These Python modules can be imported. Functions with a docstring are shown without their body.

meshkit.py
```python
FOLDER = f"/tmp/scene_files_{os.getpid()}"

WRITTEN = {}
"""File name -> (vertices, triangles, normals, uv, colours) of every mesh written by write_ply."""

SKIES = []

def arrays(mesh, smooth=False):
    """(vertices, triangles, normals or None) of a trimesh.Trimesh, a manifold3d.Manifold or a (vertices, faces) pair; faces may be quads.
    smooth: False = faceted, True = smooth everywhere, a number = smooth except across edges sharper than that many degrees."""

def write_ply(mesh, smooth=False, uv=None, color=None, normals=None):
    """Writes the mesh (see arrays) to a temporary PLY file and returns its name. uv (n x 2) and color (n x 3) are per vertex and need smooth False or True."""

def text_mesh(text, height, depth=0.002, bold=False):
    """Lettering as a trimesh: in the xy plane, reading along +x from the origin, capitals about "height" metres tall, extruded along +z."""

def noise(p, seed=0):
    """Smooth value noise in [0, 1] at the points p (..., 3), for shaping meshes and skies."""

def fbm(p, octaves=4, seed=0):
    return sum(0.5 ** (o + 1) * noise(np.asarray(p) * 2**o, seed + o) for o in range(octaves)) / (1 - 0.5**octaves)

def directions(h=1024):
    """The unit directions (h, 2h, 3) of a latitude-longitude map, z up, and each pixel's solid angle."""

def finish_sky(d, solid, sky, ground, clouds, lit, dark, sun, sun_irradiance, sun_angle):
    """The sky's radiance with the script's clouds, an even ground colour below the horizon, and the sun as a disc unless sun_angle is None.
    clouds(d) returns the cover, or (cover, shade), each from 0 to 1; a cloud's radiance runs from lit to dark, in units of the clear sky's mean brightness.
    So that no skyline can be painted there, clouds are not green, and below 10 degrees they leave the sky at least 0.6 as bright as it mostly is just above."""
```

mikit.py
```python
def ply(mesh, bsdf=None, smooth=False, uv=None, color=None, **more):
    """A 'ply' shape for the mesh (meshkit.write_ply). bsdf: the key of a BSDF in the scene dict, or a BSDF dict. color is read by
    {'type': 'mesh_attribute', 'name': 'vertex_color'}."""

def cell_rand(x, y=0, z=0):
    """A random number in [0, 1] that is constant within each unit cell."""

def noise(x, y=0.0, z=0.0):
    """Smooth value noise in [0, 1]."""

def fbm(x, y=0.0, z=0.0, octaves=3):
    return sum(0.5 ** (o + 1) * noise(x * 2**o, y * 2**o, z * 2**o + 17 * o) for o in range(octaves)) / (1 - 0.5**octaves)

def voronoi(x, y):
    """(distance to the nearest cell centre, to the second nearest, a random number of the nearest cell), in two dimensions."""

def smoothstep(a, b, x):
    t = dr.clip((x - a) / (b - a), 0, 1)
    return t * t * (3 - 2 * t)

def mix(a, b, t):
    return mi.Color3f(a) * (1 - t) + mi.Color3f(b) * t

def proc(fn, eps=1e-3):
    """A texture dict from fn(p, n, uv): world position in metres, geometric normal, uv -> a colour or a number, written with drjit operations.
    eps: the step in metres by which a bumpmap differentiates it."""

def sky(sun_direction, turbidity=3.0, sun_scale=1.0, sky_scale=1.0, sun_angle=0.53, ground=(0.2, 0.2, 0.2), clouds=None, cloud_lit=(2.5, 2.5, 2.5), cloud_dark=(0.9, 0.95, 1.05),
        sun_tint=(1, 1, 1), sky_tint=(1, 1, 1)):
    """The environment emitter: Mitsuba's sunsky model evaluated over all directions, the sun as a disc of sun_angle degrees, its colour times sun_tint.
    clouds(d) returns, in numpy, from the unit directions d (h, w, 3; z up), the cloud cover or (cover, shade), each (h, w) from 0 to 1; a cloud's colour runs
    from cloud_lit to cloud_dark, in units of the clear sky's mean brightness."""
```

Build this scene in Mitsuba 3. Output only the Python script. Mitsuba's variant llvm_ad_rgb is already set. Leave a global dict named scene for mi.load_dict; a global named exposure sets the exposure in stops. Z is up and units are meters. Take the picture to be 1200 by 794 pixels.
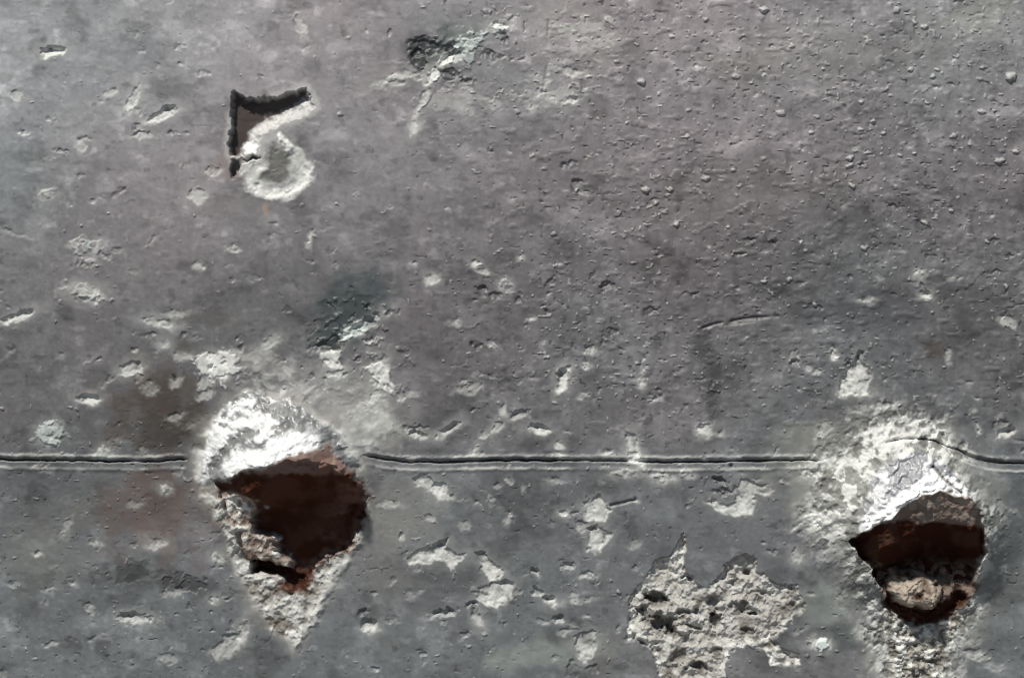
import numpy as np, mitsuba as mi, mikit, meshkit

# ------------------------------------------------------------------ camera, sky, exposure
T = mi.ScalarTransform4f
S = 1e-4                                   # one plate unit = 0.1 mm (the plates are measured in these)
W0, H0 = 1200.0, 794.0
DIST = 0.30
scene, labels = {}, {}
scene['camera'] = {'type': 'perspective', 'fov': float(np.degrees(2 * np.arctan(0.5 * W0 * S / DIST))), 'fov_axis': 'x',
                   'near_clip': 0.01, 'far_clip': 20.0,
                   'to_world': T().look_at(origin=[0, -DIST, 0], target=[0, 0, 0], up=[0, 0, 1])}
SUN = (-0.30, -0.46, 0.83)
scene['daylight'] = mikit.sky(SUN, turbidity=3.0, sun_scale=1.28, sky_scale=0.52, sun_angle=4.5, sky_tint=(1.10, 1.0, 0.88), sun_tint=(0.865, 0.99, 1.18))
exposure = 1.50

# ------------------------------------------------------------------ materials
att = {'type': 'mesh_attribute', 'name': 'vertex_color'}
scene['weathered_metal'] = {'type': 'principled', 'base_color': att, 'roughness': 0.52, 'specular': 0.45}
scene['bare_lead'] = {'type': 'principled', 'base_color': att, 'roughness': 0.42, 'specular': 0.7}
scene['dry_crust'] = {'type': 'principled', 'base_color': att, 'roughness': 0.85, 'specular': 0.25}
scene['rusted_iron'] = {'type': 'diffuse', 'reflectance': att}
scene['backing_stone'] = {'type': 'diffuse', 'reflectance': {'type': 'rgb', 'value': [0.05, 0.045, 0.04]}}

# ------------------------------------------------------------------ relief grid of the metal face
def axis(a, b):
    inner = np.arange(a, b + 0.5, 1.0)
    g = np.cumsum(np.minimum(1.0 * 1.035 ** np.arange(1, 150), 14.0))
    return np.concatenate([(a - g)[::-1], inner, b + g])
xs, ys = axis(-40, 1240), axis(-40, 834)
X, Y = np.meshgrid(xs, ys)
NY, NX = X.shape
rng = np.random.default_rng(7)

def vnoise(x, y, seed=0):
    i, j = np.floor(x).astype(np.int64), np.floor(y).astype(np.int64)
    u, v = x - i, y - j
    u, v = u * u * (3 - 2 * u), v * v * (3 - 2 * v)
    def hsh(a, b):
        h = (a * 374761393 + b * 668265263 + seed * 144665 + 1013904223) & 0xFFFFFFFF
        h = ((h ^ (h >> 13)) * 1274126177) & 0xFFFFFFFF
        return ((h ^ (h >> 16)) & 0xFFFFFF) / 16777215.0
    return (hsh(i, j) * (1 - u) + hsh(i + 1, j) * u) * (1 - v) + (hsh(i, j + 1) * (1 - u) + hsh(i + 1, j + 1) * u) * v

def fb(x, y, wl, oc=3, seed=0, sx=1.0):     # 0..1, wavelength wl (stretched along x by sx)
    return sum(0.5 ** (o + 1) * vnoise(x / (wl * sx) * 2 ** o, y / wl * 2 ** o, seed * 31 + o) for o in range(oc)) / (1 - 0.5 ** oc)

def sm(a, b, x):
    t = np.clip((x - a) / (b - a), 0, 1)
    return t * t * (3 - 2 * t)

def sdf(x, y, pts, closed=True):            # distance to polygon (negative inside) or polyline
    p = np.asarray(pts, float)
    q = np.roll(p, -1, 0) if closed else p[1:]
    p = p if closed else p[:-1]
    d = np.full(x.shape, 1e18)
    ins = np.zeros(x.shape, bool)
    for (ax, ay), (bx, by) in zip(p, q):
        ex, ey = bx - ax, by - ay
        t = np.clip(((x - ax) * ex + (y - ay) * ey) / (ex * ex + ey * ey + 1e-12), 0, 1)
        d = np.minimum(d, (x - ax - t * ex) ** 2 + (y - ay - t * ey) ** 2)
        if closed and ay != by:
            ins ^= ((ay > y) != (by > y)) & (x < ex * (y - ay) / (by - ay) + ax)
    d = np.sqrt(d)
    return np.where(ins, -d, d) if closed else d

H = np.zeros((NY, NX))
C = np.zeros((NY, NX, 3))
KEY = np.zeros((NY, NX), np.int32)          # which object or part a vertex belongs to
KEYS = ['metal_plate', 'metal_plate_001']
def key(name):
    KEYS.append(name)
    return len(KEYS) - 1

def win(x0, y0, x1, y1):
    return (slice(max(np.searchsorted(ys, y0) - 1, 0), np.searchsorted(ys, y1) + 1), slice(max(np.searchsorted(xs, x0) - 1, 0), np.searchsorted(xs, x1) + 1))
def paint(s, m, col):
    C[s] += (np.asarray(col) - C[s]) * np.clip(m, 0, 1)[..., None]

PALE = np.array([0.73, 0.74, 0.715])
GREEN = np.array([0.53, 0.58, 0.57])
RUST = np.array([0.052, 0.020, 0.012])
TAN = np.array([0.40, 0.33, 0.26])

# base tone: thin grey paint with slow shifts between violet-brown and blue-grey
n1, n2, n3 = fb(X, Y, 260, 3, 1), fb(X, Y, 150, 3, 2), fb(X, Y, 40, 3, 3, 1.5)
light = 0.140 + 0.082 * sm(430, 20, Y) + 0.058 * sm(700, 0, X) * sm(480, 60, Y) - 0.012 * sm(700, 1200, X) * sm(600, 300, Y) + 0.020 * sm(560, 640, Y) - 0.012 * sm(260, 380, Y) * sm(560, 500, Y)  # light falling off from the upper left, painted into the base tone
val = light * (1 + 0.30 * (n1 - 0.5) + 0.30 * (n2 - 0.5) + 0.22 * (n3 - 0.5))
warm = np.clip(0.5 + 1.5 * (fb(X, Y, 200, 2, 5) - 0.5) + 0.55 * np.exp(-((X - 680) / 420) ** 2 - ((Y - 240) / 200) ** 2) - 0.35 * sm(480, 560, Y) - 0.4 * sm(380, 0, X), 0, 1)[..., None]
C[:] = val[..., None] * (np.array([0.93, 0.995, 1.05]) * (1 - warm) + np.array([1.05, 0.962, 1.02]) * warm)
fine = fb(X, Y, 7, 2, 6, 1.6) - 0.5
grainy = 0.30 + 0.70 * sm(420, 800, X + 0.2 * Y) * sm(560, 430, Y)
C *= (1 + 0.26 * grainy * fine)[..., None]
streak = fb(X, Y, 22, 3, 8, 0.25) - 0.5
C *= (1 + 0.30 * grainy * streak)[..., None]
C *= (1 + 0.16 * (fb(X, Y, 2.3, 1, 17) - 0.5) + 0.30 * (fb(X, Y, 4.5, 2, 14, 1.2) - 0.5) + 0.26 * (fb(X, Y, 16, 3, 15, 1.5) - 0.5))[..., None]
blot = fb(X, Y, 26, 4, 16, 1.5)
C *= (1 + 0.34 * sm(.58, .78, blot) - 0.30 * sm(.42, .25, blot))[..., None]
blot = fb(X, Y, 11, 3, 18, 1.4)
C *= (1 + 0.40 * sm(.66, .84, blot) - 0.30 * sm(.32, .18, blot))[..., None]
# ragged-edge displacement shared by everything that has an outline
WX = 5.5 * (fb(X, Y, 16, 2, 21) - .5) + 4.0 * (fb(X, Y, 7, 2, 22) - .5) + 2.2 * (fb(X, Y, 3.2, 1, 23) - .5)
WY = 5.5 * (fb(X, Y, 16, 2, 24) - .5) + 4.0 * (fb(X, Y, 7, 2, 25) - .5) + 2.2 * (fb(X, Y, 3.2, 1, 26) - .5)
SPOT = fb(X, Y, 6, 3, 27)
# fine specks and pinholes, densest at the upper right and below the seam
sa, sb = vnoise((X + .5 * WX) / 4.6, (Y + .5 * WY) / 3.2, 401), vnoise((X + .6 * WX) / 5.2, (Y + .6 * WY) / 3.4, 402)
many = .35 + .65 * np.maximum(grainy, .6 * sm(430, 520, Y)) * sm(-.1, .6, fb(X, Y, 50, 2, 403))
pa, pb = sm(1.06 - .22 * many, 1.10 - .16 * many, sa), sm(1.03 - .22 * many, 1.12 - .16 * many, sb)
C += (np.array([.36, .36, .35]) - C) * (.55 * pa)[..., None]
C *= (1 - .42 * pb)[..., None]
H += 1.0 * pa - 0.8 * pb
H += 6 * (fb(X, Y, 190, 2, 9) - 0.5) + 2.6 * (fb(X, Y, 45, 2, 10) - 0.5) + (0.2 + grainy) * 0.6 * (fb(X, Y, 9, 3, 11, 1.5) - 0.5) + grainy * 0.9 * sm(.55, .85, fb(X, Y, 8, 2, 13, 1.6))
H -= 1.0e-4 * np.minimum(np.maximum(560 - Y, 0), 900) ** 2      # the upper plate leans back slightly

def stain(x, y, rx, ry, ang, col, a=0.7, wl=18, seed=0):
    R = max(rx, ry) * 1.7
    s = win(x - R, y - R, x + R, y + R)
    c, d = np.cos(np.radians(ang)), np.sin(np.radians(ang))
    u, v = (X[s] - x) * c + (Y[s] - y) * d, -(X[s] - x) * d + (Y[s] - y) * c
    r = np.hypot(u / rx, v / ry) + 1.1 * (fb(X[s], Y[s], wl, 3, 40 + seed) - 0.5) + .9 * (fb(X[s], Y[s], wl * 2.5, 2, 41 + seed) - 0.5)
    paint(s, a * sm(1.2, 0.3, r) * (.6 + .8 * fb(X[s], Y[s], 9, 3, 42 + seed)), col)

DARK = (0.045, 0.046, 0.048)
TEAL = (0.055, 0.075, 0.08)
BROWN = (0.075, 0.058, 0.05)
for q in [(150, 55, 40, 28, 0, (.13, .14, .15), .5), (195, 480, 76, 84, 20, (.085, .072, .064), .9), (192, 492, 56, 52, 0, (.05, .044, .04), .8), (175, 450, 40, 40, 0, BROWN, .4), (178, 600, 70, 66, 0, (.12, .092, .085), .75), (190, 585, 30, 26, 0, BROWN, .5),
          (150, 672, 46, 20, 5, DARK, .7), (222, 684, 34, 14, 5, DARK, .65), (405, 358, 50, 46, -20, (.045, .06, .066), .75), (392, 394, 36, 20, -20, (.03, .042, .046), .85), (440, 335, 34, 44, 0, TEAL, .3),
          (508, 58, 48, 30, -12, (.04, .046, .05), .85), (500, 62, 26, 16, -12, (.025, .028, .03), .8), (560, 75, 50, 28, 0, TEAL, .35), (500, 25, 60, 22, 0, TEAL, .3), (828, 396, 12, 20, 20, DARK, .6), (836, 458, 12, 34, 5, DARK, .65), (830, 430, 22, 30, 0, DARK, .3),
          (985, 372, 85, 24, 4, (.075, .08, .09), .7), (1050, 362, 50, 20, 8, (.08, .08, .09), .5), (1092, 408, 18, 10, 20, BROWN, .6), (1150, 185, 60, 16, 3, (.1, .1, .11), .45),
          (640, 765, 85, 20, -8, (.30, .33, .31), .55), (965, 705, 40, 30, 0, (.27, .30, .28), .5), (990, 745, 40, 20, 0, (.07, .09, .085), .5), (880, 225, 120, 40, 0, (.12, .115, .11), .35),
          (950, 60, 160, 40, 0, (.27, .265, .25), .35), (1150, 20, 70, 30, 0, (.29, .30, .27), .4), (680, 35, 60, 40, 20, (.30, .29, .28), .4), (450, 90, 50, 18, -15, (.27, .26, .26), .5),
          (230, 372, 60, 10, 0, (.09, .085, .08), .5), (305, 290, 10, 45, 0, (.12, .11, .11), .35), (260, 195, 22, 18, 0, (.26, .22, .215), .6), (265, 235, 50, 14, 0, (.13, .12, .12), .4),
          (310, 243, 6, 12, 0, (.36, .27, .21), .6), (353, 165, 12, 11, 0, (.08, .08, .08), .6), (520, 690, 90, 30, 0, (.09, .095, .10), .4), (700, 760, 30, 30, 0, (.2, .19, .18), .3),
          (1160, 690, 50, 60, 0, (.11, .115, .11), .4), (455, 660, 35, 80, 10, (.20, .20, .185), .4), (480, 590, 60, 35, 0, (.24, .245, .23), .45), (60, 640, 60, 60, 0, (.19, .19, .17), .3),
          (420, 480, 50, 60, 20, (.30, .30, .29), .65), (370, 450, 80, 30, 15, (.29, .29, .29), .7), (290, 425, 50, 14, 0, (.32, .31, .30), .6), (960, 545, 60, 70, 0, (.30, .31, .28), .5)]:
    stain(*q, seed=int(q[0]) % 17)

# ------------------------------------------------------------------ rivet swellings under the sheet
def bulge(x, y, rx, ry, h, p=1.25):
    s = win(x - rx, y - ry, x + rx, y + ry)
    r = np.hypot((X[s] - x) / rx, (Y[s] - y) / ry) + 0.05 * (fb(X[s], Y[s], 40, 2, 60) - 0.5)
    t = np.clip(1 - r, 0, 1)
    H[s] += h * sm(0, 1, t * p)

bulge(336, 562, 114, 118, 60)
bulge(1075, 612, 140, 128, 62, 1.2)

# ------------------------------------------------------------------ the seam between the two plates
SEAM = np.array([(-2000, 539), (0, 539), (100, 540), (180, 541), (222, 538), (300, 515), (400, 525), (428, 533), (450, 538), (480, 541), (600, 539), (700, 540), (800, 541), (960, 539), (990, 533), (1020, 521),
                 (1045, 516), (1070, 513), (1090, 516), (1120, 527), (1142, 536), (1165, 541), (1200, 543), (4000, 543)], float)
seam_y = np.interp(X, SEAM[:, 0], SEAM[:, 1]) + 2.0 * (fb(X, 0 * Y, 60, 3, 70) - 0.5) + .35 * WY
D = Y - seam_y
on = 1 - sm(212, 222, X) * sm(436, 424, X)
on *= 1 - 0.85 * sm(955, 965, X) * sm(1040, 1030, X)
on *= 1 - 0.6 * np.exp(-((X - 160) / 9) ** 2) - 0.8 * np.exp(-((X - 742) / 7) ** 2) - 0.5 * np.exp(-((X - 858) / 6) ** 2) - 0.35 * sm(660, 680, X) * sm(740, 725, X)
var = 0.55 + 0.9 * fb(X, 0 * Y, 24, 3, 71)
wide = 0.45 + 1.1 * fb(X, 0 * Y, 33, 3, 74) + 1.6 * sm(1120, 1140, X) * sm(1185, 1165, X) + 0.5 * np.exp(-((X - 560) / 80) ** 2)
near = np.abs(D) < 30
H -= np.where(near, on * 4.5 * np.exp(-(D / wide) ** 2) * np.clip(var, .5, 1.2), 0)
H += np.where(near, on * (1.6 * np.exp(-((D + 5) / 2.2) ** 2) + 1.0 * var * np.exp(-((D - 10) / 2.4) ** 2)), 0)
paint(np.s_[:, :], np.where(near, on * (0.50 * np.exp(-((D + 5) / 1.8) ** 2) * sm(.35, .65, fb(X, Y, 20, 3, 72)) + 0.65 * np.exp(-((D - 9.5) / 1.7) ** 2) * sm(.36, .66, fb(X, Y, 26, 3, 73))), 0), PALE * 0.8)
paint(np.s_[:, :], np.where(near, on * 0.8 * np.exp(-(D / (wide * 1.1)) ** 2) * np.clip(var, .3, 1), 0), (0.04, 0.04, 0.04))
KEY[:] = np.where(D < 0, 0, 1)

# ------------------------------------------------------------------ chips, pits and scars
def chip(x, y, rx, ry, ang=0, depth=3.5, pale=0.8, col=PALE, part=None, rag=1.0):
    R = max(rx, ry) * 1.8 + 4
    s = win(x - R, y - R, x + R, y + R)
    c, d = np.cos(np.radians(ang)), np.sin(np.radians(ang))
    gx, gy = X[s] + WX[s] * rag - x, Y[s] + WY[s] * rag - y
    u, v = gx * c + gy * d, -gx * d + gy * c
    sd = int(x * 7 + y * 3) % 997
    m = min(rx, ry)
    r = np.hypot(u / rx, v / ry) + 1.1 * rag * (fb(X[s], Y[s], max(m * 1.6, 5), 3, sd) - 0.5)
    e = (r - 1) * m
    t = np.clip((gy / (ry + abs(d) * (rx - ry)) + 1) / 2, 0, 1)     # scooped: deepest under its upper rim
    sh = 1.35 if depth > 3 else 1.0
    H[s] -= sh * depth * sm(1.8, -2.5, e + 3 * (SPOT[s] - .5)) * (1.15 - 0.95 * t) - 2.6 * (SPOT[s] - 0.5) * sm(1, -1, e)
    a = .9 * pale * sm(3.0, -3.0, e + min(6, m * .75) * (SPOT[s] - .5) - .6) * sm(.20, .66, SPOT[s] + .3 * t) * (.6 + .5 * t)  # bare colour, painted brighter toward the lower rim where light catches
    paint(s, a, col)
    if pale > .5 and m > 3.5 and col is PALE:                       # powdery fringe round it
        paint(s, .22 * sm(m * 1.2 + 4, 0, e) * (1 - a), PALE * .7)
    if part is None:
        part = rx * ry > 36 and max(rx, ry) >= 6 and pale >= .36
    if part:
        inside = (r < 1.05) & (KEY[s] < 2)
        if inside.sum() > 40:
            up = y < np.interp(x, SEAM[:, 0], SEAM[:, 1])
            name = 'metal_plate__chip' if up else 'metal_plate_001__chip'
            k = key(name)
            KEY[s] = np.where(inside & (KEY[s] == (0 if up else 1)), k, KEY[s])

def dent(x, y, rx, ry, ang=0, depth=4):
    q = .7 if x > 420 and y > 130 else .4
    chip(x, y, rx, ry, ang, depth * q, 0.6 * q, (0.06, 0.06, 0.06), False, 1.1)

def bump(x, y, r, h, pale=0.3, sx=1.0):
    R = r * 2.5 * max(1, sx)
    s = win(x - R, y - R, x + R, y + R)
    q = ((X[s] + WX[s] * .8 - x) / (r * sx)) ** 2 + ((Y[s] + WY[s] * .8 - y) / r) ** 2 + 0.8 * (fb(X[s], Y[s], r * 1.2, 2, int(x + 9 * y) % 991) - 0.5)
    H[s] += h * np.clip(1 - q, 0, 1) ** 0.6
    paint(s, pale * sm(1.1, 0.4, q), PALE * 0.85)

# (x, y, rx, ry, angle, depth, pale)
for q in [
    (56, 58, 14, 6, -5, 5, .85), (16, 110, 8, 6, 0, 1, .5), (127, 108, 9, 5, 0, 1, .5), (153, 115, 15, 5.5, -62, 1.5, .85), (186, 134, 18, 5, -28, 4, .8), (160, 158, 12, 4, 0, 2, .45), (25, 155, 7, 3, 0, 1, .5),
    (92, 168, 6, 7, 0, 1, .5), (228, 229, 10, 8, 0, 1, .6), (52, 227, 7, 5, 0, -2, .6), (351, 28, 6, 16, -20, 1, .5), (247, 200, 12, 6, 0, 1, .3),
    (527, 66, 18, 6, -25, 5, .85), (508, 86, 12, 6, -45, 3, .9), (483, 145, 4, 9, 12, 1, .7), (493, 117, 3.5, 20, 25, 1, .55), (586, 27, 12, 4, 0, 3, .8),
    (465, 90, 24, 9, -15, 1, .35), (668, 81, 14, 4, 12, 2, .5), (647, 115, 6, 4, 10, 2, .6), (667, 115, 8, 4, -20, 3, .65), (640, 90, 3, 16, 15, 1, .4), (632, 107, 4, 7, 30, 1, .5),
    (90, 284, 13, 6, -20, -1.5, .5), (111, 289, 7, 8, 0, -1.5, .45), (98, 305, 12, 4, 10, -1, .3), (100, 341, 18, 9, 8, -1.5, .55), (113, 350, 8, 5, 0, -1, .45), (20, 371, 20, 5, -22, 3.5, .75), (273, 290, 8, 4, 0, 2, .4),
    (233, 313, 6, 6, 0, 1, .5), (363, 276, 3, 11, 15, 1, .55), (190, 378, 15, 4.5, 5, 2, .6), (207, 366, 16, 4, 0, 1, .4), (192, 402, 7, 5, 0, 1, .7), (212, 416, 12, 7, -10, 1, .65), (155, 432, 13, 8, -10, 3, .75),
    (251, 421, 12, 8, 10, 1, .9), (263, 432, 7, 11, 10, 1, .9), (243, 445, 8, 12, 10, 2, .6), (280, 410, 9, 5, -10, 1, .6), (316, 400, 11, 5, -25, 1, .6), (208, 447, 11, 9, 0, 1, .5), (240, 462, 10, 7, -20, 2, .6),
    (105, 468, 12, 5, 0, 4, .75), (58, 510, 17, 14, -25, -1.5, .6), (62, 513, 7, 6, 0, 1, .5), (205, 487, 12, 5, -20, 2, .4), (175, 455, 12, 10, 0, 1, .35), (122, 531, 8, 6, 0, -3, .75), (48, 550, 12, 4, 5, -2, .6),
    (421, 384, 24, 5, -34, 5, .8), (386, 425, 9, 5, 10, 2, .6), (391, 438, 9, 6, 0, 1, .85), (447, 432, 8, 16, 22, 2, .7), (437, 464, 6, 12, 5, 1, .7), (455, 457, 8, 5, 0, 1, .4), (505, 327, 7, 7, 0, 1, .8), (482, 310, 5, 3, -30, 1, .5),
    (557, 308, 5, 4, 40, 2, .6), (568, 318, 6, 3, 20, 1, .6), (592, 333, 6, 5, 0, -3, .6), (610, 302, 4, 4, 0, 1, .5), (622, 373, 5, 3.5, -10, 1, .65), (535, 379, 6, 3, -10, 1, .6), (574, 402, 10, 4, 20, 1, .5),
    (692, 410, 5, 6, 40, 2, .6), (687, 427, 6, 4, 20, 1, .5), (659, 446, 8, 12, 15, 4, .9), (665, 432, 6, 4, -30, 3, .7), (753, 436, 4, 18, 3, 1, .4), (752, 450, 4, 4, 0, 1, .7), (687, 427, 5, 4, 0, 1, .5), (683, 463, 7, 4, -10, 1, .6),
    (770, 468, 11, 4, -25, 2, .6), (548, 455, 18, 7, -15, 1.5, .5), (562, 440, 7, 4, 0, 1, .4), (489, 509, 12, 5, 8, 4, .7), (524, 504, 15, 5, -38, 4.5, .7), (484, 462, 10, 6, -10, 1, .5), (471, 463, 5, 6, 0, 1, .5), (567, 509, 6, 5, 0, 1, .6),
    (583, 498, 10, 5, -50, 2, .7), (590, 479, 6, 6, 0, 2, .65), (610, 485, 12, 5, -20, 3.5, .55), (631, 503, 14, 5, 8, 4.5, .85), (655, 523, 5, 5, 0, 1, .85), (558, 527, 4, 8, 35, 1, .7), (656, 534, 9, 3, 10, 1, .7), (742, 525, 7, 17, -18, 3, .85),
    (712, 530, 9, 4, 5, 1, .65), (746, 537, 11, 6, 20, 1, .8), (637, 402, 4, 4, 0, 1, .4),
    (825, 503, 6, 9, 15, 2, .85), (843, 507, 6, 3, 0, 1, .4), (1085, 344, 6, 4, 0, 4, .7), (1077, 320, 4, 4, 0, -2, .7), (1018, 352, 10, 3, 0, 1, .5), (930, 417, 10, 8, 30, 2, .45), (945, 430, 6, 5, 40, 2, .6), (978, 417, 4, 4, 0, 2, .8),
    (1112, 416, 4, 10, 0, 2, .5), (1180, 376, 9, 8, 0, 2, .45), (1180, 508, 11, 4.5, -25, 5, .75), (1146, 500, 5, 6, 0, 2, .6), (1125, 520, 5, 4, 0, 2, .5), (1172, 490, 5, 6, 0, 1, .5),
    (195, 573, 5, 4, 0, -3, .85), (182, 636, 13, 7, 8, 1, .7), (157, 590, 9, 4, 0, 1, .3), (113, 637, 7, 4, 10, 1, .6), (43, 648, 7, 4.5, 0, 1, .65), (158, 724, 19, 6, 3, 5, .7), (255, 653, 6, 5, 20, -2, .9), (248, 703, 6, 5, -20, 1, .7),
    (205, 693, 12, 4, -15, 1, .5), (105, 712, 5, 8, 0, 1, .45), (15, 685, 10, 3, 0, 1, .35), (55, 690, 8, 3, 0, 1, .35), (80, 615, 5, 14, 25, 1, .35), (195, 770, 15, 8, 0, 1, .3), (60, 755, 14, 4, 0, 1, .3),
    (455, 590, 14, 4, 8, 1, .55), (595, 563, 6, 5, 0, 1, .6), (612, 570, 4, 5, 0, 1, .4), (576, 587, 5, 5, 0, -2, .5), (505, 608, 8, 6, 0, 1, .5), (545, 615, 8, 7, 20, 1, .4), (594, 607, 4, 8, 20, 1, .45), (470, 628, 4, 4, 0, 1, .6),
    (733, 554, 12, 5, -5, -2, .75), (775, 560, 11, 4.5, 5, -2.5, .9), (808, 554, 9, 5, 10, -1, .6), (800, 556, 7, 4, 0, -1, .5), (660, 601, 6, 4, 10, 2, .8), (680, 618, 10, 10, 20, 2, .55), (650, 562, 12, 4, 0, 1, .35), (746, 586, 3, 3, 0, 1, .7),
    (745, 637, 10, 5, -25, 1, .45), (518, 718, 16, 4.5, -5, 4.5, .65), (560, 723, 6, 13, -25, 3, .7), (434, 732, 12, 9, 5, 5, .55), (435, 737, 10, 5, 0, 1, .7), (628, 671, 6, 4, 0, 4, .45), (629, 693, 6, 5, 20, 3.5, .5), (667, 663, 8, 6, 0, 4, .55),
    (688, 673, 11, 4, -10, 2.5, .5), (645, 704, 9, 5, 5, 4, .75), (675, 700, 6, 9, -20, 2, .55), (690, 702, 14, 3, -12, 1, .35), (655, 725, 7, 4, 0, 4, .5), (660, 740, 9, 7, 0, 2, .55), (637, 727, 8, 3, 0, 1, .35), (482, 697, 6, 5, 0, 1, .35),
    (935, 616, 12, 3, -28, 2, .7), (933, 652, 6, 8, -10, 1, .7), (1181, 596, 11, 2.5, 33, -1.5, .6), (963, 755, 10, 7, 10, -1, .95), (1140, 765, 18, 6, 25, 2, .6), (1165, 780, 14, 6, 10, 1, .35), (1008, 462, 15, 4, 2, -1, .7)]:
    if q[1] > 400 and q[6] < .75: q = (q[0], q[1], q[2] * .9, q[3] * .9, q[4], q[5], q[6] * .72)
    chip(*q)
for q in [(98, 309, 8, 3), (115, 298, 4, 5), (94, 351, 7, 3), (205, 155, 9, 4), (158, 148, 9, 4), (69, 177, 8, 3), (137, 225, 9, 3, -40), (215, 393, 6, 5), (175, 394, 10, 4), (160, 444, 5, 5), (247, 431, 4, 5, 0, 8), (375, 407, 11, 4, -5, 5),
          (400, 398, 9, 5, -30, 5), (430, 361, 6, 3), (497, 51, 16, 6, 15, 6), (526, 53, 13, 5, -15, 6), (486, 66, 7, 9, 30, 5), (524, 84, 10, 4, 10, 4), (587, 39, 10, 6, 25, 5), (577, 62, 12, 4, 30, 4), (547, 95, 9, 3), (580, 347, 8, 5, 0, 4), (565, 344, 6, 6),
          (607, 350, 4, 4), (645, 331, 4, 8, 25, 4), (712, 336, 9, 4, 10, 4), (765, 364, 8, 4), (717, 388, 8, 3), (706, 400, 4, 11, 40, 3), (558, 406, 7, 5), (460, 367, 8, 3, 5), (655, 437, 5, 4, -40, 5), (1009, 418, 3, 5, 20, 5), (993, 430, 4, 9, 15, 5),
          (931, 424, 5, 6, 30, 5), (960, 361, 7, 4), (1083, 337, 5, 4), (105, 750, 8, 4), (672, 603, 6, 3, -10, 4), (488, 501, 12, 3, 0, 4), (1174, 497, 8, 3, -30, 5), (843, 563, 8, 5, 20, 6), (848, 577, 8, 3, 5, 5), (693, 621, 5, 3, 0, 5), (552, 709, 5, 4, 0, 6),
          (670, 785, 9, 10, 30, 3), (698, 785, 10, 5, 10, 3), (425, 717, 6, 3, -30, 5), (912, 117, 6, 4), (1000, 96, 10, 3), (983, 47, 8, 3), (1046, 73, 6, 3, 20), (1048, 241, 5, 4), (677, 213, 7, 5, -30), (668, 191, 8, 3), (878, 282, 9, 3), (868, 297, 6, 3),
          (812, 345, 8, 3), (1168, 320, 10, 3), (1165, 281, 9, 3), (905, 285, 5, 4), (1185, 300, 6, 3)]:
    dent(*q)

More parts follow.
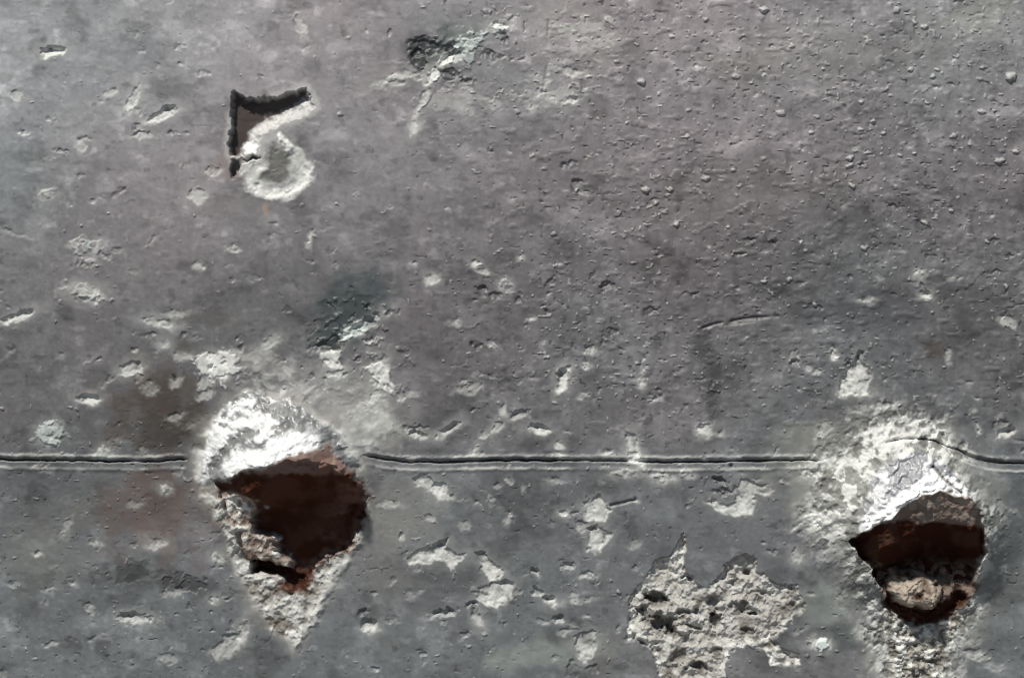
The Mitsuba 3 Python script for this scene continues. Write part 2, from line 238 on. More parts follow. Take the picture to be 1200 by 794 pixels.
def scar(pts, depth, slope, pale, name=None, col=PALE, warp=2.5, rough=2.0):
    """A broken-out area of the sheet with its own outline; its floor rises from the upper rim to the lower one."""
    p = np.asarray(pts, float)
    lo, hi = p.min(0) - 14, p.max(0) + 14
    s = win(*lo, *hi)
    sd = int(p[0, 0] + p[0, 1]) % 997
    wx, wy = warp * .5 * WX[s], warp * .5 * WY[s]
    d = sdf(X[s] + wx, Y[s] + wy, p)
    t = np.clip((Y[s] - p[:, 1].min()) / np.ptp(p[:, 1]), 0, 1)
    H[s] -= sm(1.6, -2.0, d + 2 * (SPOT[s] - .5)) * (depth * (1 - slope * t) - rough * 3 * (fb(X[s], Y[s], 11, 4, sd + 2) - 0.5))
    paint(s, pale * sm(3, -3, d + 6 * (SPOT[s] - .5)) * sm(.22, .66, SPOT[s] + .3 * t) * (.55 + .6 * t), col)  # floor painted paler downward, adding to the light on the lower rim
    paint(s, .25 * pale * sm(12, 0, d), PALE * .6)
    if name:
        k = key(name)
        KEY[s] = np.where((d < 0.5), k, KEY[s])
    return s, d

scar([(478, 657), (490, 645), (505, 641), (527, 632), (520, 642), (533, 648), (546, 650), (540, 658), (530, 668), (521, 659), (505, 658), (480, 661)], 6, .8, .75, 'metal_plate_001__chip')
scar([(556, 650), (568, 648), (576, 655), (590, 663), (592, 671), (578, 679), (570, 676), (566, 668)], 5, .7, .75, 'metal_plate_001__chip')
scar([(560, 686), (574, 681), (590, 680), (604, 684), (598, 700), (586, 710), (566, 706), (557, 702)], 4, .8, .8, 'metal_plate_001__chip')
scar([(484, 558), (500, 556), (508, 566), (524, 569), (523, 586), (513, 586), (507, 575), (488, 569)], 3, .7, .8, 'metal_plate_001__chip')
scar([(683, 592), (692, 584), (703, 580), (716, 596), (708, 611), (692, 609), (684, 603)], 2.5, .6, .75, 'metal_plate_001__chip')
scar([(688, 645), (690, 625), (698, 617), (716, 627), (706, 643), (694, 646)], 3.5, .6, .9, 'metal_plate_001__chip')
scar([(675, 748), (680, 743), (697, 740), (698, 758), (692, 770), (684, 776), (678, 768)], 3, .6, .65, 'metal_plate_001__chip')
scar([(826, 590), (836, 586), (853, 594), (862, 588), (860, 572), (868, 560), (884, 563), (904, 574), (900, 580), (884, 580), (881, 603), (866, 605), (840, 598)], 3.5, .7, .8, 'metal_plate_001__chip')
scar([(1007, 412), (1011, 422), (1017, 435), (1021, 446), (1016, 462), (985, 464), (987, 446), (996, 432), (1002, 426)], 5, .7, .8, 'metal_plate__chip')
# soft-rimmed dent at the lower left
chip(266, 757, 19, 10, -25, 1.5, .45)
chip(284, 742, 6, 13, 15, 1, .6)
dent(264, 751, 10, 6, 10, 6)

# pale greenish scrape beside the dark gouge near the upper edge
stain(545, 45, 42, 22, -20, GREEN * .5, .4, 10, 3); stain(570, 25, 30, 10, -10, GREEN * .5, .3, 9, 4); stain(600, 90, 30, 14, 0, (.2, .22, .22), .4, 10, 5)
stain(415, 388, 26, 9, -34, GREEN * .7, .5, 8, 6); stain(62, 508, 24, 20, -20, GREEN * .7, .35, 8, 7)

def cloud(x, y, rx, ry, ang, col, a, seed, wl=14, t=.5):
    R = max(rx, ry) * 1.6
    s = win(x - R, y - R, x + R, y + R)
    c, d = np.cos(np.radians(ang)), np.sin(np.radians(ang))
    u, v = (X[s] - x) * c + (Y[s] - y) * d, -(X[s] - x) * d + (Y[s] - y) * c
    q = fb(X[s] + WX[s], Y[s] + WY[s], wl, 4, seed, 1.3) + .45 * sm(1.3, .2, np.hypot(u / rx, v / ry)) - .25
    big = .06 if max(rx, ry) > 35 else 0
    paint(s, a * sm(t - .04 - big, t + .12 + 2 * big, q) * sm(1.5, .9, np.hypot(u / rx, v / ry)) * (.45 + 1.0 * SPOT[s]), col)
    H[s] += a * (2.0 if not big else 1.0) * sm(t - .04, t + .12, q) * (1 if np.mean(col) > .2 else -1)
cloud(508, 50, 34, 17, -8, (.035, .04, .043), .85, 501); cloud(488, 66, 14, 14, 0, (.03, .035, .037), .8, 502); cloud(590, 42, 16, 10, 30, (.06, .066, .066), .8, 503); cloud(526, 84, 12, 8, 0, (.06, .066, .066), .8, 504)
cloud(580, 63, 16, 7, 25, (.06, .066, .066), .7, 505); cloud(545, 92, 12, 5, 0, (.07, .07, .072), .7, 506)
cloud(552, 42, 30, 22, -25, GREEN * .85, .85, 507, 10, .46); cloud(545, 62, 16, 12, 0, GREEN * .75, .7, 508, 9, .48); cloud(465, 90, 26, 10, -12, PALE * .6, .6, 509); cloud(585, 27, 14, 7, 0, PALE, .7, 510, 8); cloud(523, 68, 15, 6, -25, PALE, .8, 511, 7, .42); cloud(509, 86, 10, 8, -40, PALE, .8, 512, 7, .44)
cloud(497, 115, 6, 18, 20, PALE * .7, .6, 513, 8); cloud(560, 120, 90, 20, 0, PALE * .6, .45, 514, 12, .56); cloud(640, 100, 60, 40, 0, PALE * .65, .5, 515, 10, .58); cloud(690, 40, 50, 34, 15, PALE * .65, .55, 516, 10, .54)
cloud(395, 402, 26, 10, -12, (.025, .03, .032), .9, 517, 10, .45); cloud(415, 362, 40, 20, 10, (.045, .055, .058), .7, 518, 14, .5); cloud(375, 385, 30, 22, 0, (.07, .08, .082), .6, 519, 14, .5); cloud(418, 385, 22, 8, -36, GREEN * 1.05, .9, 520, 8, .42); cloud(440, 400, 12, 8, 0, PALE * .6, .6, 521, 8)
cloud(445, 440, 18, 30, 15, PALE * .95, .8, 522, 12, .5); cloud(390, 420, 16, 16, 0, PALE * .9, .75, 523, 10, .5); cloud(250, 430, 26, 26, 0, PALE * .95, .8, 524, 12, .48); cloud(430, 500, 40, 40, 0, PALE * .75, .6, 525, 12, .5); cloud(300, 420, 40, 16, 0, PALE * .6, .6, 526, 14)
cloud(60, 510, 20, 16, -20, GREEN * .85, .7, 527, 9, .44); cloud(98, 292, 18, 16, 0, GREEN * .7, .6, 528, 8, .5); cloud(100, 343, 22, 10, 8, PALE * .75, .6, 529, 8, .48); cloud(963, 755, 12, 8, 10, (.72, .80, .78), .95, 530, 7, .40)
cloud(150, 672, 44, 18, 6, DARK, .7, 531, 12, .48); cloud(222, 684, 34, 13, 6, DARK, .65, 532, 10, .5); cloud(832, 440, 16, 50, 5, (.06, .06, .062), .6, 533, 12, .5); cloud(1000, 368, 90, 22, 5, (.07, .075, .082), .5, 534, 14, .52)

# fine scratches
def scratch(pts, w, depth, a, col=(0.04, 0.04, 0.045)):
    p = np.asarray(pts, float)
    s = win(*(p.min(0) - 6), *(p.max(0) + 6))
    d = sdf(X[s], Y[s] + 1.5 * (fb(X[s], Y[s], 15, 2, 3) - .5), p, False)
    brk = sm(.25, .5, fb(X[s], Y[s], 12, 2, 13))
    H[s] -= depth * np.exp(-(d / w) ** 2) * brk
    paint(s, a * np.exp(-(d / w) ** 2) * brk, col)
scratch([(815, 386), (840, 379), (875, 373), (912, 370)], 1.8, 2.5, .8)
scratch([(830, 384), (860, 380), (885, 377)], 1.5, .5, .4, PALE * .6)
scratch([(716, 592), (730, 589), (745, 585)], 1.5, 3, .7)
scratch([(635, 110), (640, 80), (643, 20)], 1.3, .8, .3)
scratch([(318, 262), (312, 300), (313, 340)], 3, .5, .35, (.09, .08, .08))
scratch([(858, 527), (857, 545)], 2.5, 4, .6)

# grit and specks: many at the upper right, few elsewhere
for (x, y, r) in [(898, 8, 7), (932, 51, 4), (967, 80, 3), (1072, 78, 4), (1098, 88, 4), (1103, 80, 3), (1190, 87, 7), (952, 154, 3.5), (1025, 141, 4), (1038, 155, 4), (1120, 157, 4.5), (998, 183, 5), (998, 192, 4.5), (1057, 180, 3), (1074, 180, 3), (1193, 177, 4.5),
                  (1175, 187, 6), (1122, 198, 3), (828, 209, 5), (860, 199, 4), (1000, 217, 5), (1117, 246, 4), (753, 94, 6), (757, 221, 5), (787, 221, 4.5), (769, 238, 4), (677, 223, 4), (794, 262, 4.5), (1086, 260, 4), (830, 20, 4), (1054, 9, 5), (1076, 24, 4), (1088, 26, 4),
                  (1012, 116, 3), (1010, 150, 3), (1090, 118, 4), (1158, 283, 4), (1180, 335, 4), (1014, 290, 4), (896, 330, 4), (926, 328, 4), (955, 357, 4)]:
    bump(x, y, r * .72, r * 0.75, .38, 1.35)
for i in range(1300):
    x, y = rng.uniform(-40, 1240), rng.uniform(-40, 834)
    dens = 0.16 + 0.84 * sm(420, 950, x + 0.25 * y) * sm(520, 420, y)
    a, r, b, e = rng.uniform(), rng.uniform(1.0, 2.0) * (1 + (rng.uniform() > .93) * .6), rng.uniform(), rng.uniform(.9, 2.2)
    if a > dens: continue
    if b < .5: bump(x, y, r, r * rng.uniform(.4, 1.0), rng.uniform(0, .35), e)
    elif b < .8: chip(x, y, r * 2, r, rng.uniform(-30, 30), 1.8, .4, (.09, .09, .09), False)
    else: chip(x, y, r * 1.5, r, rng.uniform(-40, 40), 1.2, .5, PALE * .8, False)
for i in range(120):                        # small pits on the lower part
    x, y = rng.uniform(430, 1240), rng.uniform(430, 834)
    chip(x, y, rng.uniform(2, 7), rng.uniform(1.5, 4), rng.uniform(-50, 20), rng.uniform(.5, 2), rng.uniform(.1, .3), PALE * .8, False)
for i in range(90):
    x, y = rng.uniform(-40, 430), rng.uniform(-40, 834)
    chip(x, y, rng.uniform(3, 9), rng.uniform(2, 5), rng.uniform(-40, 20), rng.uniform(.3, 1), rng.uniform(.08, .25), PALE * .7, False)

# ------------------------------------------------------------------ the stamped number 5
s = win(250, 85, 385, 250)
x, y = X[s] + 1.2 * WX[s], Y[s] + 1.2 * WY[s]
five_dark = [(271, 109), (285, 112), (300, 115), (330, 112), (357, 104), (360, 107), (348, 117), (331, 128), (312, 136), (299, 141), (289, 150), (284, 164), (279, 181), (270, 179), (270, 140)]
five_all = [(270, 108), (285, 111), (300, 114), (330, 111), (357, 103), (366, 122), (358, 130), (335, 140), (316, 148), (303, 158), (298, 170), (299, 180), (290, 184), (280, 185), (270, 180), (269, 140)]
dd, da = sdf(x, y, five_dark), sdf(x, y, five_all)
slope = np.clip(1 - np.maximum(dd, 0) / 19, 0, 1)
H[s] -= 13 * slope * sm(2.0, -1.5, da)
paint(s, .92 * sm(3, -3, dd), (.034, .022, .016))  # shade inside the stamp, painted in as dark brown
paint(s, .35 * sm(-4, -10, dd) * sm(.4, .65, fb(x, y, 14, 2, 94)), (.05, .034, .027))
paint(s, .9 * sm(4, -3, da) * sm(-2, 6, dd) * sm(.1, .6, SPOT[s]) * sm(372, 325, x + .2 * y - 24), PALE * .66)  # patina on the slope toward the sun, its brightness painted in
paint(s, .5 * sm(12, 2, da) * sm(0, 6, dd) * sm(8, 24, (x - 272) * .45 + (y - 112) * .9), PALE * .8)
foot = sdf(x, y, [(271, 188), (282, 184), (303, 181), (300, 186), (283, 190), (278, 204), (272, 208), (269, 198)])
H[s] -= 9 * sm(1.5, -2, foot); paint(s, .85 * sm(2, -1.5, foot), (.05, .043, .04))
# bowl: a rounded trough that comes up to a lower edge painted bright as if lit
bx, by = 322, 197
ang = np.arctan2(y - by, x - bx)
rad = np.hypot((x - bx) / 42, (y - by) / 36)
gap = 1 - sm(-3.0, -2.7, ang) * sm(-.75, -1.05, ang)
trough = np.exp(-((rad - .68) / .24) ** 2) * gap
lower = np.exp(-((rad - .97) / .14) ** 2) * sm(-.3, .5, np.sin(ang) + .35 * np.cos(ang)) * gap
H[s] -= 3.6 * trough - 1.0 * lower
inner = sdf(x, y, [(312, 176), (322, 170), (332, 176), (339, 190), (335, 206), (323, 214), (308, 212), (302, 207), (311, 196)])
H[s] -= 1.5 * sm(4, -5, inner)
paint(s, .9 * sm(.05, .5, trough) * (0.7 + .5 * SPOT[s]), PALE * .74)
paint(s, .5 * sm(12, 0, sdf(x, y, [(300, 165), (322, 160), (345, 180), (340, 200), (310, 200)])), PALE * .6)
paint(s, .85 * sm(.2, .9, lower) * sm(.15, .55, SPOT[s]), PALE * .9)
H[s] += 1.3 * (SPOT[s] - .5) * (rad < 1.1)
paint(s, .9 * sm(4, -4, inner), (.12, .12, .11))
H[s] += 4 * np.clip(1 - (np.hypot(x - 291, y - 172) / 10) ** 2, 0, 1)
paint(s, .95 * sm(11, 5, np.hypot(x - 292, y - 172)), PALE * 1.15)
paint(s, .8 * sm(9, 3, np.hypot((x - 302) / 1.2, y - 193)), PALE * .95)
br = sdf(x, y, [(327, 160), (334, 167), (343, 176)], False)
H[s] += 2.5 * np.exp(-(br / 4) ** 2); paint(s, .85 * sm(7, 3, br), PALE)
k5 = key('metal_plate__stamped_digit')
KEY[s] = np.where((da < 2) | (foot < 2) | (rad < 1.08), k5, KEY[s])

# ------------------------------------------------------------------ granular crust
def cells(x, y, wl, seed, sx=1.0):          # (height of a lumpy grain 0..1, a random number per grain)
    x, y = x / (wl * sx), y / wl
    best, second, who = np.full(x.shape, 9.0), np.full(x.shape, 9.0), np.zeros(x.shape)
    for a in (-1, 0, 1):
        for b in (-1, 0, 1):
            cx, cy = np.floor(x) + a, np.floor(y) + b
            h1, h2, h3 = (vnoise(cx, cy, seed * 7 + q) for q in (1, 2, 3))
            d = np.hypot(cx + h1 - x, cy + h2 - y)
            second = np.where(d < best, best, np.minimum(second, d))
            who = np.where(d < best, h3, who)
            best = np.minimum(best, d)
    return sm(0, .8, second - best), who

def rough_xy(s, amp, seed):
    a, b = X[s], Y[s]
    dx = amp * (1.1 * (fb(a, b, 42, 2, seed) - .5) + 1.0 * (fb(a, b, 17, 2, seed + 1) - .5) + .7 * (fb(a, b, 7, 2, seed + 2) - .5))
    dy = amp * (1.1 * (fb(a, b, 42, 2, seed + 3) - .5) + 1.0 * (fb(a, b, 17, 2, seed + 4) - .5) + .7 * (fb(a, b, 7, 2, seed + 5) - .5))
    return a + dx, b + dy

# ------------------------------------------------------------------ the broken-out corroded patch
PATCH = [(803, 623), (802, 640), (801, 655), (802, 672), (812, 676), (820, 687), (832, 686), (842, 678), (850, 665), (862, 656), (873, 650), (885, 656), (890, 668), (905, 680), (920, 686), (936, 690), (938, 703), (942, 715), (930, 722), (917, 740),
         (903, 750), (915, 760), (938, 768), (937, 781), (905, 780), (899, 768), (889, 758), (875, 754), (862, 757), (854, 766), (850, 780), (853, 830), (790, 850), (776, 810), (773, 788), (768, 770), (758, 755), (735, 749), (738, 735), (739, 702), (745, 690), (757, 675), (765, 657), (785, 648), (796, 632)]
s, d = scar(PATCH, 6, .6, .0, 'metal_plate_001__corroded_patch', warp=2.6, rough=4.0)
x, y = rough_xy(s, 7, 300)
ins = sm(1, -2, d)
f1, f2 = fb(x, y, 13, 3, 101, 1.4), SPOT[s]
g1, w1 = cells(x, y, 11, 301, 1.5)
H[s] += ins * (6 * (fb(x, y, 24, 3, 103, 1.3) - .5) + 1.0 * g1 + 2 * (w1 - .5) + 5 * (f2 - .5))
paint(s, ins, np.array([.27, .26, .24]))
paint(s, ins * sm(.3, .6, f1), np.array([.42, .41, .385]))
paint(s, ins * .5 * sm(.6, .85, w1), PALE * .8)
paint(s, ins * .6 * sm(.42, .28, f1), np.array([.11, .095, .08]))
paint(s, ins * .8 * sm(10, 2, -d + 9 * (f1 - .5)) * sm(.3, .6, f2) * sm(640, 740, y - .3 * (x - 840)), PALE * .95)
for (px, py, rx, ry, dp) in [(775, 732, 13, 9, 12), (773, 699, 18, 5, 9), (800, 716, 18, 5, 8), (841, 727, 8, 8, 14), (838, 708, 8, 11, 8), (878, 671, 6, 4, 9), (880, 717, 8, 3, 8), (866, 710, 24, 6, 4), (795, 746, 12, 4, 7), (820, 781, 14, 4, 8), (770, 724, 32, 26, 5),
                             (840, 762, 7, 4, 6), (806, 677, 10, 5, 6), (868, 683, 14, 4, 5), (893, 692, 12, 3, 4), (815, 735, 9, 3, 5), (845, 690, 8, 4, 5), (880, 740, 10, 3, 4), (750, 712, 6, 9, 4)]:
    r = np.hypot((x - px) / rx, (y - py) / ry) + 1.3 * (f2 - .5) + 1.5 * (f1 - .5)
    m = sm(1.2, .4, r) * ins
    H[s] -= .8 * dp * m
    paint(s, .6 * m, (.085, .078, .07))

# ------------------------------------------------------------------ the two rivets
def part_mask(s, name, m):
    k = key(name)
    KEY[s] = np.where(m, k, KEY[s])
WHITE = np.array([.80, .81, .82])

# --- first rivet, below the stamped number
s = win(150, 400, 520, 800)
x0, y0 = X[s], Y[s]
x, y = rough_xy(s, 9, 310)
xs_, ys_ = rough_xy(s, 20, 320)
crumb, grain = fb(x0, y0, 13, 3, 113, 1.4), SPOT[s]
g1, w1 = cells(x, y, 13, 311, 1.25)
ang, rad = np.arctan2(y0 - 575, x0 - 325), np.hypot(x0 - 325, y0 - 575)
arc = fb(ang * 110, rad + 8 * (crumb - .5), 11, 3, 117, 3.2)
hood = sdf(x, y, [(238, 560), (236, 530), (246, 498), (262, 472), (300, 461), (340, 471), (375, 492), (403, 515), (418, 538), (416, 552), (402, 533), (388, 519), (372, 525), (338, 534), (312, 543), (290, 553), (262, 562), (250, 570)])
nose = sdf(x, y, [(302, 551), (330, 537), (372, 525), (388, 518), (402, 531), (416, 552), (392, 549), (345, 554)])
hole = sdf(x, y, [(253, 566), (290, 554), (312, 543), (340, 540), (392, 535), (410, 546), (421, 562), (427, 585), (425, 604), (416, 622), (402, 640), (380, 654), (366, 670), (356, 686), (342, 692), (322, 684), (304, 664), (284, 630), (268, 606), (262, 586)])
hole = hole + 15 * (crumb - .5) * sm(580, 640, y0) + 8 * (grain - .5) * sm(580, 640, y0)
rub = sdf(xs_, ys_, [(236, 577), (272, 576), (292, 592), (298, 612), (318, 630), (334, 650), (334, 674), (324, 704), (298, 704), (252, 640), (236, 600)])
skirt = sdf(x, y, [(236, 500), (228, 540), (236, 580), (250, 600), (258, 625), (275, 660), (300, 705), (325, 752), (342, 760), (356, 742), (385, 690), (402, 655), (424, 625), (432, 600), (430, 560), (424, 530), (400, 500), (345, 478), (290, 462)])
# pale wash sweeping up and away to the right
out = sm(105, 120, rad) * sm(190, 120, rad + 30 * (fb(x0, y0, 40, 2, 118) - .5)) * sm(-.05, -.5, np.sin(ang)) * sm(-.75, .1, np.cos(ang))
spk = fb(x, y, 9, 3, 119, 1.3)
paint(s, .75 * out * sm(.50, .70, .6 * spk + .4 * fb(x0, y0, 40, 2, 120)), PALE * .85)
H[s] += out * 2.5 * (spk - .5)
stn = sm(16, -10, skirt + 22 * (fb(x0, y0, 26, 3, 115) - .5))
paint(s, .62 * stn, np.array([.34, .33, .295]))
low = sm(560, 600, y0)
paint(s, .8 * sm(6, -6, skirt) * sm(.36, .6, crumb), PALE * (.88))
paint(s, .35 * sm(4, -6, skirt) * sm(.4, .1, g1) * low, np.array([.2, .175, .15]))
paint(s, .6 * sm(4, -6, skirt) * sm(.48, .3, .5 * grain + .5 * crumb) * low, np.array([.16, .135, .11]))
H[s] += sm(4, -6, skirt) * (5 * (crumb - .5) + 2.5 * (grain - .5) + low * (1.2 * g1 + 1.5 * (w1 - .5) + 4 * (grain - .5)))
edge = sdf(x, y, [(424, 618), (402, 658), (378, 702), (346, 752)], False)
H[s] += 3.5 * np.exp(-(edge / 6) ** 2)
paint(s, .55 * np.exp(-(sdf(x, y, [(404, 655), (378, 702), (346, 752)], False) / 7) ** 2), PALE * .85)
hm = sm(3, -4, hood)
paint(s, .9 * hm, np.array([.155, .16, .168]) * (.6 + .8 * grain)[..., None])
paint(s, .97 * hm * sm(.49, .63, .55 * arc + .25 * grain + .2 * crumb - .12 + .24 * sm(36, 4, np.abs(rad - 108 + 20 * np.cos(ang + 1.6))) * sm(.2, -.3, np.cos(ang)) - .04 + .08 * sm(330, 250, x0) * sm(520, 480, y0)), WHITE * .82)
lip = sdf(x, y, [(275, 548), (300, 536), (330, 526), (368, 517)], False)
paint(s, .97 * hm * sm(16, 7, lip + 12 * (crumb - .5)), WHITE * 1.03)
H[s] += hm * (4 * (arc - .5) + 3 * (crumb - .5) + 2.5 * (grain - .5))
# undercut opening, its lower left filled with lit rubble
mr = sm(12, -10, rub + 40 * (fb(x0, y0, 15, 3, 340, 1.4) - .5))
mr *= 1 - .9 * sm(10, 3, sdf(x, y, [(300, 662), (326, 668), (352, 678)], False))
lipy = np.interp(x0, [250, 290, 312, 345, 375, 390, 405, 430], [564, 552, 542, 531, 523, 519, 530, 556])
dy = np.maximum(y0 - lipy, 0)
under = 50 * sm(240, 320, x0) * sm(440, 400, x0) + 4 - .25 * np.minimum(dy, 24) - 1.5 * np.clip(dy - 24, 0, 60)
floor = np.maximum(under, -24 + 30 * sm(640, 698, y0)) + 6 * (crumb - .5) + 5 * (grain - .5)
floor = np.maximum(floor, mr * (11 + 3 * (w1 - .5) + 8 * (crumb - .5) + 6 * (grain - .5)) * sm(720, 600, y0) - 14 * (1 - mr))
mh = sm(2.5, -2, hole)
H[s] = H[s] * (1 - mh) + floor * mh
soft = sm(7, -4, hole + 16 * (crumb - .5))
paint(s, soft * (.75 + .25 * mh), RUST * 1.15)
paint(s, .55 * soft * sm(.42, .64, fb(x0, y0, 19, 3, 341)), np.array([.105, .050, .038]))
paint(s, .7 * soft * sm(.40, .62, crumb) * sm(375, 425, x0 + .35 * (y0 - 560)), np.array([.17, .095, .075]))
H[s] += 5 * mh * sm(380, 425, x0 + .35 * (y0 - 560)) * (grain + crumb - .6)
paint(s, .8 * sm(-16, -5, hole + 10 * (crumb - .5)) * sm(6, 0, hole) * sm(575, 620, y0) * sm(.38, .55, grain), np.array([.16, .105, .085]))
paint(s, .85 * sm(5, -3, hole) * mr * sm(.2, .5, crumb + .3 * mr), np.array([.33, .28, .245]))
paint(s, .5 * sm(5, -3, hole) * mr * sm(.44, .34, .5 * grain + .5 * crumb), RUST * 1.5)
paint(s, .85 * sm(5, -3, hole) * mr * sm(.50, .64, .5 * grain + .5 * crumb), PALE * .95)
tip = sdf(x, y, [(303, 660), (328, 669), (347, 683)], False)
paint(s, .85 * sm(12, 5, tip + 6 * (crumb - .5)), RUST * .8)  # rust, darkened further to carry the shade down to the tip
H[s] -= 12 * sm(11, 4, tip + 6 * (crumb - .5))
mn = sm(3, -3, nose)
paint(s, .9 * mn * sm(580, 552, y0), np.array([.20, .125, .105]))
paint(s, .6 * mn * sm(.5, .7, crumb), np.array([.24, .17, .145]))
part_mask(s, 'rivet__crust', skirt < 2)
part_mask(s, 'rivet__head', hood < 1)
part_mask(s, 'rivet__rust_core', (hole < 1) | (nose < 1))

# --- second rivet, to the right
s = win(890, 430, 1260, 860)
x0, y0 = X[s], Y[s]
x, y = rough_xy(s, 8, 330)
crumb, grain = fb(x0, y0, 12, 3, 123, 1.2), SPOT[s]
tilt = -.7 + .9 * sm(1000, 1150, x0)
c45, s45 = np.cos(-.6), np.sin(-.6)
px_, py_ = (x - 1070) * c45 + (y - 600) * s45, -(x - 1070) * s45 + (y - 600) * c45
g1, w1 = cells(px_, py_, 9, 331, 1.9)
g2, w2 = cells(x, y, 8, 332, 1.2)
leafy = .30 * w1 + .50 * fb(px_, py_, 9, 3, 125, 2.0) + .2 * grain
skirt = sdf(x, y, [(962, 560), (985, 525), (1010, 500), (1060, 500), (1100, 520), (1140, 560), (1156, 600), (1158, 650), (1146, 685), (1128, 720), (1108, 760), (1102, 850), (1050, 850), (1044, 760), (1034, 715), (1014, 680), (992, 645), (970, 605)])
stn = sm(46, -20, skirt + 46 * (fb(x0, y0, 30, 4, 126) - .5))
paint(s, .62 * stn, np.array([.30, .305, .28]))
halo = sm(48, -10, skirt + 66 * (fb(x0, y0, 24, 4, 127) - .5) + 18 * sm(1090, 1160, x0))
paint(s, .95 * halo * sm(.43, .56, leafy), PALE * .86)
paint(s, .6 * halo * sm(.42, .24, leafy), np.array([.15, .15, .135]))
paint(s, .75 * halo * sm(.46, .32, .7 * grain + .3 * leafy), np.array([.12, .12, .11]))
H[s] += halo * (4 * (leafy - .5) + 1.0 * g1 + 5.5 * (grain - .5))
below = sm(690, 730, y0)
paint(s, .85 * below * sm(8, -8, skirt), np.array([.36, .34, .30]))
paint(s, .85 * below * sm(8, -8, skirt) * sm(.5, .8, w2), PALE * .95)
paint(s, .75 * below * sm(8, -8, skirt) * sm(.47, .3, .7 * grain + .3 * g2), np.array([.10, .09, .075]))
H[s] += below * sm(8, -8, skirt) * (1.2 * g2 + 2.5 * (w2 - .5) + 5 * (grain - .5))
hood = sdf(x, y, [(1000, 618), (1002, 590), (1015, 565), (1030, 545), (1050, 532), (1075, 530), (1100, 545), (1118, 562), (1130, 578), (1120, 577), (1100, 570), (1076, 577), (1055, 590), (1038, 602)])
hm = sm(4, -3, hood)
paint(s, .9 * hm, np.array([.27, .275, .30]))
paint(s, .85 * hm * sm(.50, .64, leafy), WHITE * .9)
H[s] += hm * (3 * (leafy - .5) + 1.5 * g1)
lip = sdf(x, y, [(1002, 620), (1036, 601), (1056, 589), (1078, 576), (1102, 569), (1120, 575)], False)

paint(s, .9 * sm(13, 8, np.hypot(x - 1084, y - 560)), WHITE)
nose = sdf(x, y, [(1036, 606), (1058, 592), (1078, 579), (1102, 572), (1122, 578), (1138, 598), (1146, 616), (1120, 613), (1090, 609), (1060, 608)])
hole = sdf(x, y, [(994, 630), (1004, 620), (1040, 602), (1078, 578), (1104, 572), (1124, 579), (1138, 596), (1146, 618), (1149, 645), (1143, 668), (1140, 690), (1126, 708), (1104, 722), (1080, 728), (1056, 722), (1038, 704), (1027, 684), (1022, 664), (1006, 648)])
black = sm(650, 672, y0 + 8 * (crumb - .5))
lipy = np.interp(x0, [990, 1004, 1038, 1058, 1078, 1102, 1122, 1138, 1150], [634, 618, 601, 590, 578, 571, 578, 598, 625])
dy = np.maximum(y0 - lipy, 0)
under = 54 * sm(985, 1040, x0) * sm(1165, 1125, x0) + 4 - .3 * np.minimum(dy, 32) - 1.6 * np.clip(dy - 32, 0, 60)
floor = np.maximum(under, -20 + 26 * sm(640, 712, y0)) + 6 * (crumb - .5) + 5 * (grain - .5) + black * (4 + 4 * (w2 - .5) + 5 * (grain - .5))
mh = sm(2, -2, hole)
H[s] = H[s] * (1 - mh) + floor * mh
paint(s, sm(5, -3, hole + 10 * (crumb - .5)), RUST * .9)
paint(s, .5 * sm(3, -3, hole) * sm(.46, .66, fb(x0, y0, 17, 3, 342)), np.array([.085, .048, .036]))
paint(s, .85 * sm(2, -3, hole) * sm(.35, .6, .5 * w2 + .5 * crumb) * black, np.array([.21, .165, .14]))
rim = sdf(x, y, [(1040, 703), (1058, 716), (1084, 722), (1108, 712), (1122, 700)], False)
H[s] -= 14 * sm(11, 3, rim); paint(s, .95 * sm(13, 5, rim + 6 * (crumb - .5)), RUST * .9)
lump = np.hypot((x - 1068) / 34, (y - 690) / 25) + .5 * (crumb - .5) + .25 * (grain - .5)
H[s] += (27 * np.sqrt(np.clip(1 - lump ** 2, 0, 1)) + 2 * (crumb - .5) + 1.5 * (grain - .5)) * (lump < 1)
paint(s, .95 * sm(1.05, .7, lump) * sm(.1, .45, crumb), np.array([.40, .345, .29]))
paint(s, sm(4, -2, nose + 5 * (crumb - .5)), np.array([.20, .155, .135]))
H[s] += 3.5 * np.exp(-((lip - 3) / 4) ** 2)
paint(s, .7 * sm(2, -2, nose) * sm(.55, .75, w2), np.array([.30, .26, .23]))
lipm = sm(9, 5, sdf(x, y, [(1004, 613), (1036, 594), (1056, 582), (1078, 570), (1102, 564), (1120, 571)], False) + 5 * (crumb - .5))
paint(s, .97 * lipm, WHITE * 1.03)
crk = sdf(x0, y0, [(1088, 545), (1100, 560), (1118, 574)], False)
H[s] -= 6 * np.exp(-(crk / 2.2) ** 2); paint(s, .8 * np.exp(-(crk / 2.0) ** 2), (.04, .03, .025))
part_mask(s, 'rivet_001__crust', skirt < 2)
part_mask(s, 'rivet_001__head', (hood < 1))
part_mask(s, 'rivet_001__rust_core', (hole < 1) | (nose < 1))
part_mask(s, 'rivet_001__dirt_lump', lump < 1)

C[:] = np.clip(C, 0.012, 0.85)

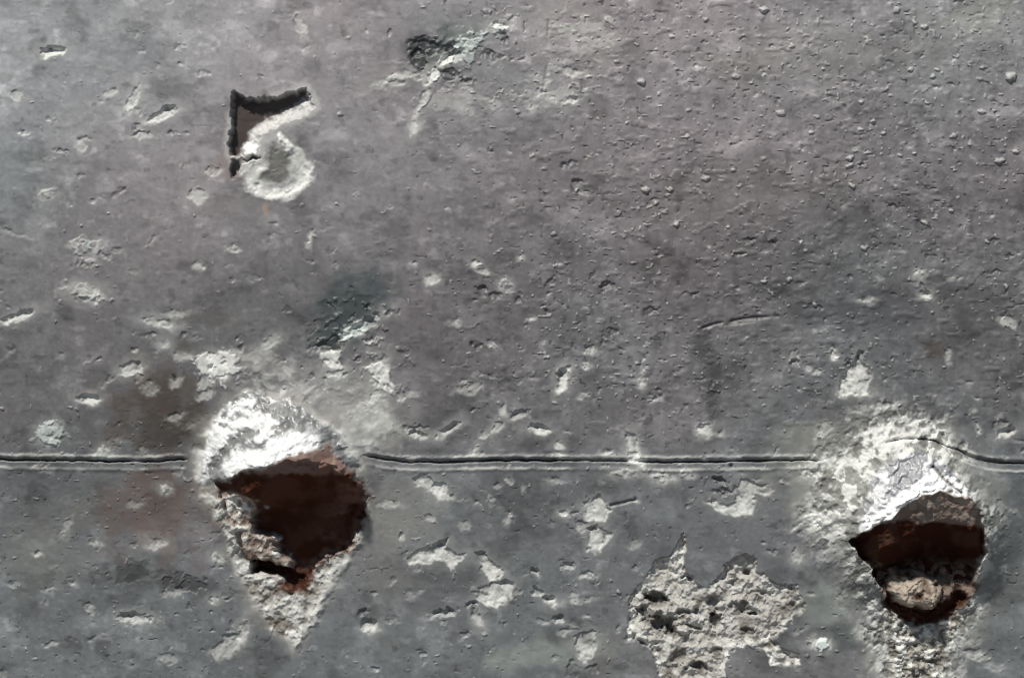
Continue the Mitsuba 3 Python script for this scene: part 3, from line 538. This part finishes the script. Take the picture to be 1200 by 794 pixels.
# ------------------------------------------------------------------ meshes: one per object or part, cut from the shared relief
PX, PZ, PY = (X - W0 / 2) * S, (H0 / 2 - Y) * S, -H * S
P = np.stack([PX, PY, PZ], -1)
du, dv = np.gradient(P, axis=1), np.gradient(P, axis=0)
N = np.cross(du, dv)
N /= np.linalg.norm(N, axis=-1, keepdims=True)
N *= np.where(N[..., 1:2] > 0, -1, 1)
idx = np.arange(NY * NX).reshape(NY, NX)
a, b, c, d = idx[:-1, :-1].ravel(), idx[:-1, 1:].ravel(), idx[1:, :-1].ravel(), idx[1:, 1:].ravel()
quad = np.stack([a, c, d, b], 1)
qk = KEY[:-1, :-1].ravel()
P, N, CC = P.reshape(-1, 3), N.reshape(-1, 3), C.reshape(-1, 3)
MAT = {'head': 'bare_lead', 'crust': 'dry_crust', 'rust_core': 'rusted_iron', 'dirt_lump': 'rusted_iron', 'corroded_patch': 'dry_crust', 'chip': 'dry_crust', 'stamped_digit': 'weathered_metal'}
order = np.argsort(qk, kind='stable')
cuts = np.searchsorted(qk[order], np.arange(len(KEYS) + 1))
for k, base in enumerate(KEYS):
    q = quad[order[cuts[k]:cuts[k + 1]]]
    if len(q) < (30 if k > 1 else 1): 
        if len(q) == 0: continue
    name, n = base, 1
    while name in scene:
        name = f'{base}_{n:03d}'; n += 1
    used, inv = np.unique(q, return_inverse=True)
    q = inv.reshape(-1, 4)
    f = np.vstack([q[:, [0, 1, 2]], q[:, [0, 2, 3]]])
    path = meshkit.write_ply((P[used], f), False, None, CC[used], normals=N[used])
    scene[name] = {'type': 'ply', 'filename': path, 'face_normals': False, 'bsdf': {'type': 'ref', 'id': MAT.get(base.split('__')[-1], 'weathered_metal')}}

import trimesh
ex = (xs[-1] - xs[0]) * S + 0.02; ez = (ys[-1] - ys[0]) * S + 0.02
box = trimesh.creation.box((ex, 0.03, ez)); box.apply_translation(((xs[-1] + xs[0] - W0) / 2 * S, 0.0185 + 0.004, (H0 - ys[-1] - ys[0]) / 2 * S))
scene['backing_wall'] = mikit.ply(box, 'backing_stone')

labels['metal_plate'] = {'label': 'weathered grey metal plate above the seam, stamped with the number 5', 'category': 'metal plate'}
labels['metal_plate_001'] = {'label': 'weathered grey metal plate below the seam, with a broken-out corroded patch', 'category': 'metal plate'}
labels['metal_plate__stamped_digit'] = {'label': 'number 5 punched into the plate'}
labels['metal_plate_001__corroded_patch'] = {'label': 'pale crumbling patch where the surface has broken away'}
labels['rivet'] = {'label': 'corroded rivet below the stamped 5, its dark hollow tapering to a pale point', 'category': 'rivet', 'group': 'rivets along the seam'}
labels['rivet_001'] = {'label': 'corroded rivet under the bent seam, with a tan lump in its dark hollow', 'category': 'rivet', 'group': 'rivets along the seam'}
labels['backing_wall'] = {'kind': 'structure'}
